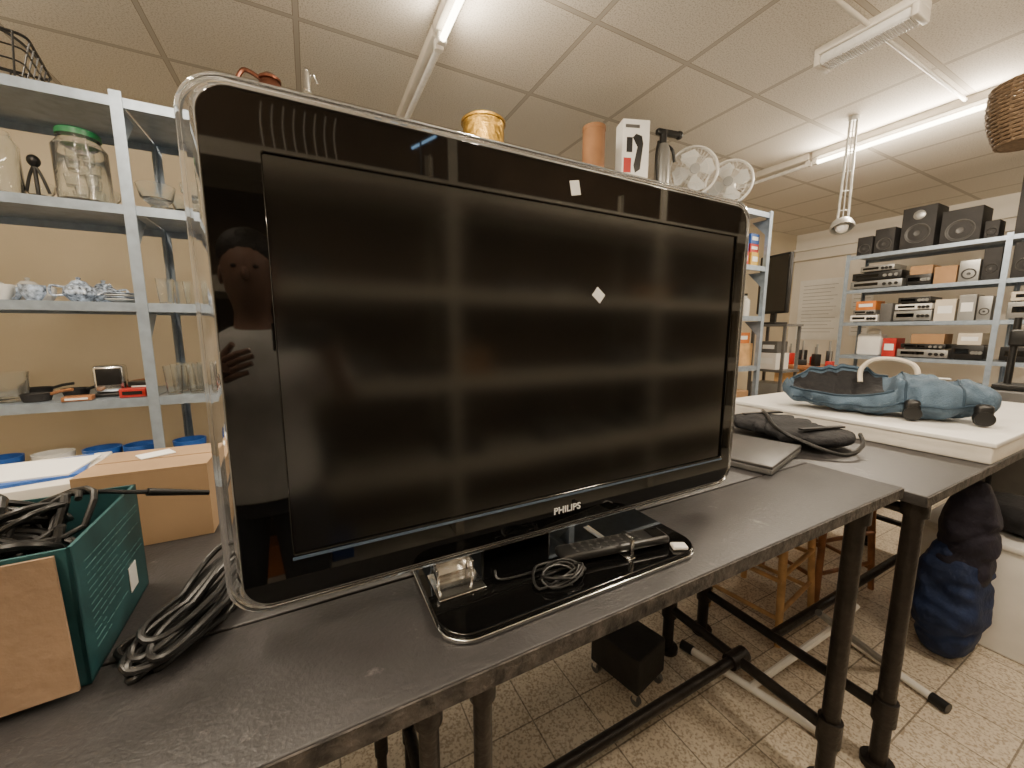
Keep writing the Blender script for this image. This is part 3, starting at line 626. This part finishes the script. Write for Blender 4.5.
for j,(py,pz_,pw_,ph_,n_) in enumerate(((2.93,1.6,.52,.84,14),(2.45,1.75,.22,.30,6),(2.45,1.38,.2,.28,5))):
    k=root('wall_poster','white printed notice sheet on pale wall','poster',(X1-.006,py,pz_),R(-90),'notices on the wall')
    B().b2((-pw_/2,-.003,-ph_/2),(pw_/2,.003,ph_/2)).out('sheet',WHITEL,k,smooth=0)
    b=B()
    for i in range(n_): b.b2((-pw_*.4,-.0040,ph_*.4-i*.05),(pw_*.4-.04*(i%3),-.0032,ph_*.4+.006-i*.05))
    b.out('printed_lines',GREYM,k,smooth=0)
k=root('wooden_counter','orange-brown wooden counter cluttered with red tools','counter',(4.25,1.97,0))
B().b2((-.2,-.25,.94),(.2,.25,.98),bev=.004).out('counter_top',WOOD,k); B().b2((-.17,-.22,FZ),(.17,.22,.94)).out('cabinet_body',WOODL,k,smooth=0)
for i in range(8):
    o=root('hand_tool','red and black hand tool on wooden counter' if i%2==0 else 'dark hand tool on wooden counter','tool',(4.13+.10*(i%2),1.76+.055*i,.981),.5*i,'tools on the counter')
    hh_=.05+.03*((i*3)%4)
    B().box((0,0,hh_/2),(.07,.045,hh_),bev=.006).out('tool_body',REDM if i%3==0 else BLACKP,o)
    B().cyl((.0,0,hh_),(.0,0,hh_+.09),.008).out('tool_shaft',GREYM,o)
k=root('metal_rack','slim open dark metal rack supporting a monitor','rack',(3.52,1.97,0))
for sy in (-1,1):
    for sx in (0,.22): B().b2((sx-.01,sy*.13-.01,FZ),(sx+.01,sy*.13+.01,1.34)).out('post',GREY,k,smooth=0)
for z in (1.34,.95,.5): B().b2((-.02,-.15,z),(.24,.15,z+.02)).out('shelf',GREY,k,smooth=0)
B().b2((.0,-.12,.52),(.2,.12,.85),bev=.005).out('drawer_unit',GREYM,k)
carton(3.62,1.97,.971,.16,.2,.14,WHITEP,'white retail box on slim rack',R(-90),group='boxes on the rack'); carton(3.62,1.97,1.112,.14,.16,.10,GREY,'grey retail box stacked on slim rack',R(-90),group='boxes on the rack')
k=root('flat_monitor','black flat monitor standing on slim rack','monitor',(3.60,2.0,1.361),R(-104))
B().box((0,0,.34),(.30,.04,.50),bev=.01).out('casing',BLACKP,k); B().box((0,-.0212,.34),(.27,.001,.46)).out('screen',SCREEN,k)
B().box((0,.0,.008),(.2,.14,.016),bev=.005).box((0,.02,.07),(.05,.02,.14)).out('stand',BLACKP,k)
# retractable lamp
k=root('retractable_scissor_lamp','silver twin-rod pull-down lamp hanging from ceiling','hanging lamp',(3.22,1.39,ZC))
B().cyl((0,0,-.03),(0,0,0),.030,seg=20).out('ceiling_plate',BRUSH,k)
b=B(); top=-.03; bot=-.64
ux,uy=.64,-.77
for i in range(5):
    za=top+(bot-top)*(i+.5)/5; b.cyl((-.022*ux,-.022*uy,za),(.022*ux,.022*uy,za),.003,seg=6)
for sg in (-1,1): b.cyl((sg*.018*ux,sg*.018*uy,top),(sg*.028*ux,sg*.028*uy,bot),.0075,seg=10)
b.cyl((0,0,top),(0,0,bot),.004,seg=8)
b.out('spring_arm',BRUSH,k)
B().lathe([(0,.05),(.03,.047),(.055,.03),(.066,.0),(.066,-.02),(.061,-.02),(.05,.018),(0,.04)],(0,-.0,-.68),mat=Euler((R(-25),R(0),R(-50))).to_matrix()).out('lamp_head',BRUSH,k)
B().sph((0,0,-.69),.036).out('bulb',WHITEP,k)
k=root('hanging_wicker_basket','brown wicker basket lampshade hanging from ceiling','basket',(2.855,.575,2.25)); k.scale=(.88,.88,.88)
b=B()
for i in range(16):
    t=i/15; z=.13-.27*t; r=.15-.045*t+.02*math.sin(t*3)
    b.tube([(r*math.cos(2*math.pi*j/40)*(1+.012*(-1)**(j+i)),r*math.sin(2*math.pi*j/40)*(1+.012*(-1)**(j+i)),z) for j in range(40)],.0085,6,True)
for j in range(20):
    a=2*math.pi*j/20; b.tube([((.15-.045*t+.02*math.sin(t*3))*math.cos(a),(.15-.045*t+.02*math.sin(t*3))*math.sin(a),.13-.27*t) for t in (0,.25,.5,.75,1)],.006,6)
b.lathe([(0,-.14),(.10,-.14),(.10,-.147),(0,-.147)],seg=24)
b.out('woven_body',WICK,k)
B().tube([(-.15,0,.13),(0,0,.28),(.15,0,.13)],.004).cyl((0,0,.28),(0,0,.487),.003).out('cord',BLACKP,k)
# ---------------- white board + bag etc on bench 2
k=root('foam_board','large thick white flat foam board lying on workbench','board',(2.62,.86,T2+.001))
B().b2((-.60,-.49,0),(.66,.46,.06),bev=.006).out('core_layer',WHITEE,k)
B().b2((-.606,-.496,.060),(.666,.466,.078),bev=.004).out('top_layer',WHITEP,k)
ZP=T2+.001+.079
def bagshape(L,Wd,Hg,mouth=None,nx=70,na=56,wr=.5,seed=1,ex=3.2,fold=0):
    V=[]
    for i in range(nx+1):
        t=i/nx; x=(t-.5)*L; e=(1-abs(2*t-1)**ex)**.42 if 0<t<1 else .0
        row=[]
        for j in range(na):
            a=2*math.pi*j/na; c,s=math.cos(a),math.sin(a)
            yy=Wd/2*e*math.copysign(abs(c)**.75,c); zz=Hg/2*e*math.copysign(abs(s)**.7,s)
            nn=noise.noise(Vector((x*8+seed,yy*8,zz*8)))*.16*wr+noise.noise(Vector((x*22+seed,yy*22,zz*14+5)))*.10*wr-abs(noise.noise(Vector((x*13+seed+4,yy*5,zz*7))))*.18*wr
            if fold: nn-=fold*max(0,math.sin(x*38+yy*14+3*noise.noise(Vector((x*5,yy*6,seed)))))**3
            p=Vector((x,yy*(1+nn*.8),Hg/2+zz*(1+nn)))
            if mouth:
                x0,x1=mouth; u=(x-x0)/(x1-x0)
                if 0<u<1:
                    k2=math.sin(math.pi*u)**.5
                    hgt=p.z
                    f=1-.40*k2*max(0,-c)**.5+.50*k2*max(0,c)
                    p.z=hgt*f
                    deg=math.degrees(a)
                    if 28<deg<158:
                        q2=math.sin(math.pi*(deg-28)/130)**.5
                        p.z-=k2*q2*Hg*.62*min(1,f)
                        p.y+=.02*k2*q2
            if p.z<.004: p.z=.004
            row.append(p)
        V.append(row)
    return V
def skin_grid(b,V,sel=None,off=0):
    n=len(V);m=len(V[0]); vs=[[b.bm.verts.new(p+Vector((0,-off*.5,off))) for p in row] for row in V]
    for i in range(n-1):
        for j in range(m):
            if sel and not sel(i,j): continue
            try:b.bm.faces.new([vs[i][j],vs[i][(j+1)%m],vs[i+1][(j+1)%m],vs[i+1][j]])
            except: pass
    bmesh.ops.remove_doubles(b.bm,verts=b.bm.verts[:],dist=.0004)
    lo=[v for v in b.bm.verts if not v.link_faces]; bmesh.ops.delete(b.bm,geom=lo,context='VERTS')
    return b
bg=root('duffel_bag','blue canvas wheeled duffel bag lying open on white board','bag',(2.29,.78,ZP+.001),R(-66))
V=bagshape(.72,.28,.185,(-.34,.05),nx=110,na=72,wr=1.5,fold=.13)
skin_grid(B(),V).out('bag_body',BLUEB,bg,smooth=70)
def selp(i,j):
    deg=360*(j+.5)/72; x=((i+.5)/110-.5)*.72
    return 36<deg<152 and -.315<x<.02
skin_grid(B(),V,selp,.003).out('lining',BLACKF,bg,smooth=70)
def ringpts(xv,degs):
    i=round((xv/.72+.5)*110); return [V[i][round(d/360*72)%72]+Vector((0,-.001,.002)) for d in degs]
B().tube([V[i][round(30/360*72)]+Vector((0,0,.004)) for i in range(6,62)],.0045).out('mouth_piping',BLUED,bg)
B().tube([V[i][round(158/360*72)]+Vector((0,0,.004)) for i in range(6,62)],.0045).out('mouth_piping',BLUED,bg)
for xv in (.08,.24): B().tube(ringpts(xv,range(20,200,8)),.004).out('seam',BLUED,bg)
B().tube([V[i][round(190/360*72)]+Vector((0,-.003,.0)) for i in range(8,102,3)],.004).out('side_piping',BLUED,bg)
for yy,xx in ((-.125,.10),(-.10,.30)):
    B().box((xx,yy,.045),(.05,.045,.085),bev=.016).out('wheel_housing',BLACKP,bg)
    B().cyl((xx,yy-.028,.032),(xx,yy+.01,.032),.028,seg=20).out('wheel',BLACKP,bg)
B().tube(spline([(-.06,.05,.13),(-.06,.08,.19),(-.02,.09,.235),(.06,.09,.240),(.12,.07,.21),(.13,.04,.13)]),.010).out('carry_handle',CREAM,bg)
B().box((.2,.0,.172),(.035,.03,.003)).out('tag',WHITEL,bg)
k=root('closed_laptop','closed dark grey laptop lying on workbench','laptop',(1.36,.79,TZ+.001),R(14))
B().box((0,0,.010),(.34,.23,.018),bev=.003).out('laptop_base',GREY,k); B().box((0,0,.0245),(.34,.23,.010),bev=.003).out('laptop_lid',M('laptop_grey',(.055,.053,.052),.4,noise=.1),k)
bk=root('laptop_bag','bulky black fabric laptop bag with strap','bag',(1.76,.88,TZ-.002),R(75))
V2=bagshape(.46,.32,.075,None,60,50,1.5,5,fold=.15)
skin_grid(B(),V2).out('bag_body',BLACKF,bk,smooth=60)
B().tube(spline([(-.20,-.12,.055),(-.26,-.05,.03),(-.27,.06,.01),(-.12,.15,.06),(.05,.05,.085),(.15,-.03,.08)]),.007).out('strap',BLACKP,bk)
B().box((-.15,.0,.074),(.02,.2,.006)).out('buckle_strap',BLACKP,bk)
B().box((.12,.0,.076),(.02,.2,.006)).out('buckle_strap',BLACKP,bk)
k=root('black_drill_stand','black metal drill stand behind the white board','drill stand',(3.75,.62,0))
B().b2((-.15,-.15,FZ),(.15,.15,.95),bev=.01).out('pedestal',GREY,k)
B().box((0,0,.97),(.22,.2,.03),bev=.005).cyl((0,.06,.98),(0,.06,1.38),.016).box((0,.0,1.26),(.07,.16,.10),bev=.015).cyl((0,-.05,1.08),(0,-.05,1.22),.018).tube([(.03,0,1.26),(.09,-.03,1.30),(.15,-.05,1.36)],.008).out('drill_press',BLACKP,k)
# ---------------- under table
k=root('wheeled_black_crate','low black crate on small castors under workbench','crate',(1.06,1.03,FZ),R(12)); k.scale=(.85,.85,.9)
B().b2((-.11,-.13,.06),(.11,.13,.22),bev=.008).out('crate_body',BLACKM,k)
for sx in (-1,1):
    for sy in (-1,1):
        B().cyl((sx*.09-.01,sy*.11,.023),(sx*.09+.01,sy*.11,.023),.022).out('castor_wheel',GREY,k); B().b2((sx*.09-.014,sy*.11-.01,.03),(sx*.09+.014,sy*.11+.01,.06)).out('castor_fork',CHROME,k)
def stool(x,yy,rz,label,mt):
    ch=root('wooden_stool',label,'stool',(x,yy,FZ),rz,'wooden stools')
    for sx in (-1,1):
        for sy in (-1,1): B().cyl((sx*.20,sy*.16,0),(sx*.16,sy*.13,.58),.014,.018).out('leg',mt,ch)
    B().box((0,0,.595),(.42,.34,.03),bev=.01).out('seat',mt,ch)
    for z in (.15,.33):
        for (a,b_) in (((-.185,-.15,z),(.185,-.15,z)),((-.185,.15,z),(.185,.15,z)),((-.19,-.15,z-.03),(-.19,.15,z-.03)),((.19,-.15,z-.03),(.19,.15,z-.03))): B().cyl(a,b_,.010).out('rung',mt,ch)
stool(1.95,1.02,R(8),'light brown wooden stool with rungs under workbench',WOODL)
stool(2.48,1.02,R(-12),'dark brown wooden stool with rungs under workbench',WOOD)
stool(1.98,1.50,R(20),'light brown wooden stool with rungs beyond workbench',WOODL)
carton(2.52,1.52,FZ+.001,.34,.3,.45,CARD,'brown cardboard box standing on the floor',.1,'cardboard_box','boxes on the floor',lab=False)
carton(3.8,1.4,FZ+.001,.4,.3,.3,CARD,'brown cardboard box standing on the floor',.1,'cardboard_box','boxes on the floor',lab=False)
k=root('folding_exercise_frame','white tubular folding frame with black end caps under bench','exercise frame',(1.75,.70,FZ))
def fb(a,b_):
    a=Vector((a[0]-1.75,a[1]-.70,.022)); b_=Vector((b_[0]-1.75,b_[1]-.70,.022)); d=(b_-a).normalized()*.045
    B().cyl(a,b_,.015).out('foot_bar',WHITEP,k)
    B().cyl(a-d,a+d*.1,.020).out('end_cap',BLACKP,k); B().cyl(b_-d*.1,b_+d,.020).out('end_cap',BLACKP,k)
fb((1.39,.98),(1.485,.53)); fb((2.07,.68),(2.01,.41))
B().tube([(-.31,.05,.03),(-.02,-.06,.24),(.10,-.09,.33)],.013).out('frame_tube',WHITEP,k)
B().tube([(.29,-.155,.03),(.02,-.09,.24),(-.10,-.05,.34)],.013).out('frame_tube',GREY,k)
B().sph((0,-.075,.24),.026).out('hinge',BLACKP,k)
sb=root('fabric_bag','slumped blue bag with dark upper part on floor','bag',(2.36,.48,FZ+.003),R(0)); sb.scale=(.80,.80,1)
V3=bagshape(.54,.27,.30,None,70,56,.9,9,2.6,fold=.10)
skin_grid(B(),V3).out('bag_body',NAVY,sb,smooth=60,rot=(0,R(-90),0),loc=(.15,0,.27))
V3=bagshape(.54,.22,.24,None,70,56,1.0,3,2.4,fold=.12)
skin_grid(B(),V3).out('upper_cloth',MAROON,sb,smooth=60,rot=(0,R(-86),R(10)),loc=(.13,-.0,.52))
B().tube(spline([(.05,-.04,.66),(.04,-.05,.82),(.0,-.02,.86),(-.03,.0,.82),(-.05,.02,.62)]),.010).out('strap',BLACKF,sb)
k=root('white_storage_box','white storage bin with black bag on lid','storage box',(2.76,.40,FZ))
B().b2((-.18,-.35,.0),(.20,.26,.47),bev=.012).out('bin_body',WHITEP,k); B().b2((-.190,-.362,.471),(.212,.272,.50),bev=.008).out('lid',WHITEP,k)
V3=bagshape(.44,.3,.15,None,40,36,1.2,8)
skin_grid(B(),V3).out('camera_bag',BLACKF,loc=(2.78,.36,FZ+.502),rot=(0,0,R(80)),smooth=60,label='black padded bag resting on white storage bin',cat='bag')
# ---------------- goods across aisle (mirrored only)
gm=[GREY,GREYD,BLACKP,GREYM,BLACKM,BLACKM,CARD]
random.seed(11)
for zi,z in enumerate((1.52,1.05,.58)):
    x=-.7
    while x<3.3:
        w=random.uniform(.15,.3); h=random.uniform(.06,.16); m=random.choice(gm)
        if random.random()<.35: carton(x+w/2,-.98,z+.001,w*.85,.22,h,m,'assorted packaged box on shelving across aisle',0,'packaged_box','goods across the aisle',lab=False)
        x+=w+.06
for i,(x,m) in enumerate(((-.35,REDM),(-.2,ORANGE),(-.08,CARD),(.08,BLUEM))):
    carton(x,-.90,.151,.10,.12,.12+.03*(i%3),m,'small coloured box on lowest shelf across aisle',0,'packaged_box','coloured boxes across the aisle',lab=False)
b=B()
for i in range(8): b.tube(spline([(-.14+.04*i,0,0),(-.15+.04*i,0,.12),(-.14+.04*i,.02,.2)],4),.0025)
b.tube([(-.16,0,.005),(.16,0,.005)],.004)
b.out('wire_dish_rack',WHITEP,loc=(.02,-.86,2.035),label='white wire dish rack on top of shelving across aisle',cat='dish rack')
k=root('streak_glow_strip','added glowing strip mirrored as a blue streak in the bezel','glow strip',(.53,-.82,2.031))  # invented glowing strip, placed for a bluish glint on the bezel
B().box((0,0,.01),(.16,.05,.02),bev=.003).out('strip_base',GREY,k); B().cyl((-.04,0,.14),(.08,0,.22),.006).out('glow_rod',STREAKM,k); B().cyl((0,.01,.01),(0,.01,.18),.005).out('stem',GREY,k)
# ---------------- person
pr=root('person','person in light shirt and dark trousers holding up a phone','person',(-.16,-.36,FZ)); pr.scale=(.95,.95,.95)
b=B()
b.tube([(0,0,.90),(0,0,.98),(0,0,1.12),(0,0,1.27),(0,0,1.38),(0,.005,1.44),(0,.01,1.48),(0,.02,1.54),(0,.035,1.57),(0,.045,1.61),(0,.04,1.68),(0,.03,1.75),(0,.03,1.79)],
 [(.15,.10),(.155,.105),(.14,.10),(.165,.11),(.175,.105),(.12,.085),(.06,.06),(.052,.054),(.056,.062),(.068,.085),(.076,.096),(.065,.08),(.02,.03)],24)
for sx in (-1,1):
    b.tube(spline([(sx*.14,0,1.40),(sx*.20,0,1.36),(sx*.27,-.01,1.24)] + ([(.22,.19,1.40)] if sx>0 else [(-.10,.20,1.34)]),6),[.055]*6+[.05]*4+[.045]*4+[.035]*4+[.028],14)
    b.tube([(sx*.085,0,.95),(sx*.10,0,.85),(sx*.11,.02,.5),(sx*.11,-.02,.3),(sx*.11,-.03,.07)],[.085,.09,.06,.055,.04],16)
    b.tube([(sx*.11,-.06,.035),(sx*.11,.03,.04),(sx*.12,.15,.025)],[.03,.042,.025],14)
def hand(b,pos,d,side):
    p=Vector(pos); d=Vector(d).normalized()
    b.tube([p,p+d*.03,p+d*.08],[(.024,.022),(.040,.018),(.040,.016)],14)
    for i,L in enumerate((.060,.070,.065,.048)):
        a=p+d*.075+Vector((0,0,.03-.02*i)); m_=a+d*L*.55+Vector((0,.004,0)); c_=m_+d*L*.45+Vector((side*.012,-.012,0))
        b.tube([a-d*.02,a,m_,c_],[.0095,.0095,.009,.007],10)
    a=p+d*.03+Vector((0,-.01,.03)); b.tube([a-Vector((0,0,.02)),a,a+Vector((side*.02,0,.03)),a+d*.03+Vector((side*.02,0,.045))],[.012,.012,.010,.008],10)
hand(b,(.22,.19,1.40),(-.35,.75,.35),-1); hand(b,(-.10,.20,1.34),(.7,.55,.35),1)
b.out('body',SKIN,pr,smooth=80)
b=B().tube([(0,0,.90),(0,0,1.0),(0,0,1.13),(0,0,1.27),(0,0,1.385),(0,.005,1.45),(0,.01,1.485)],[(.175,.125),(.172,.125),(.155,.118),(.18,.125),(.19,.12),(.13,.10),(.075,.075)],28)
for sx in (-1,1): b.tube([(sx*.13,0,1.40),(sx*.20,0,1.37),(sx*.255,-.01,1.27)],[.07,.072,.066],18)
b.out('shirt',SHIRT,pr,smooth=80)
b=B().tube([(0,0,.84),(0,0,.92),(0,0,.99)],[(.15,.11),(.168,.12),(.16,.115)],28)
for sx in (-1,1): b.tube([(sx*.08,0,.93),(sx*.10,0,.82),(sx*.11,.02,.5),(sx*.11,-.02,.06)],[.09,.1,.075,.062],18)
b.out('trousers',JEAN,pr,smooth=80)
B().sph((0,.015,1.725),(.088,.105,.088)).out('hair',HAIR,pr)
for sx in (-1,1): B().sph((sx*.028,.125,1.675),(.010,.008,.006)).out('eye',HAIR,pr)
B().sph((0,.135,1.652),(.012,.018,.022)).out('nose',SKIN,pr)
B().sph((0,.122,1.618),(.020,.008,.005)).out('mouth',SKIN,pr)
for sx in (-1,1): B().sph((sx*.078,.03,1.655),(.008,.018,.03)).out('ear',SKIN,pr)
ph=root('smartphone','black smartphone held up by a person','phone',(-.02,-.035,1.285),R(-27.4))
B().box((0,0,0),(.15,.008,.072),bev=.003).out('phone_body',BLACKP,ph)
# ---------------- camera
cd=bpy.data.cameras.new('camera'); cd.sensor_width=36; cd.lens=36*386/1024; cd.clip_start=.02
co=bpy.data.objects.new('camera',cd); COL.objects.link(co); co.location=(0,0,1.3); co.rotation_euler=(R(90-7.8),0,R(-27.4))
SC.camera=co
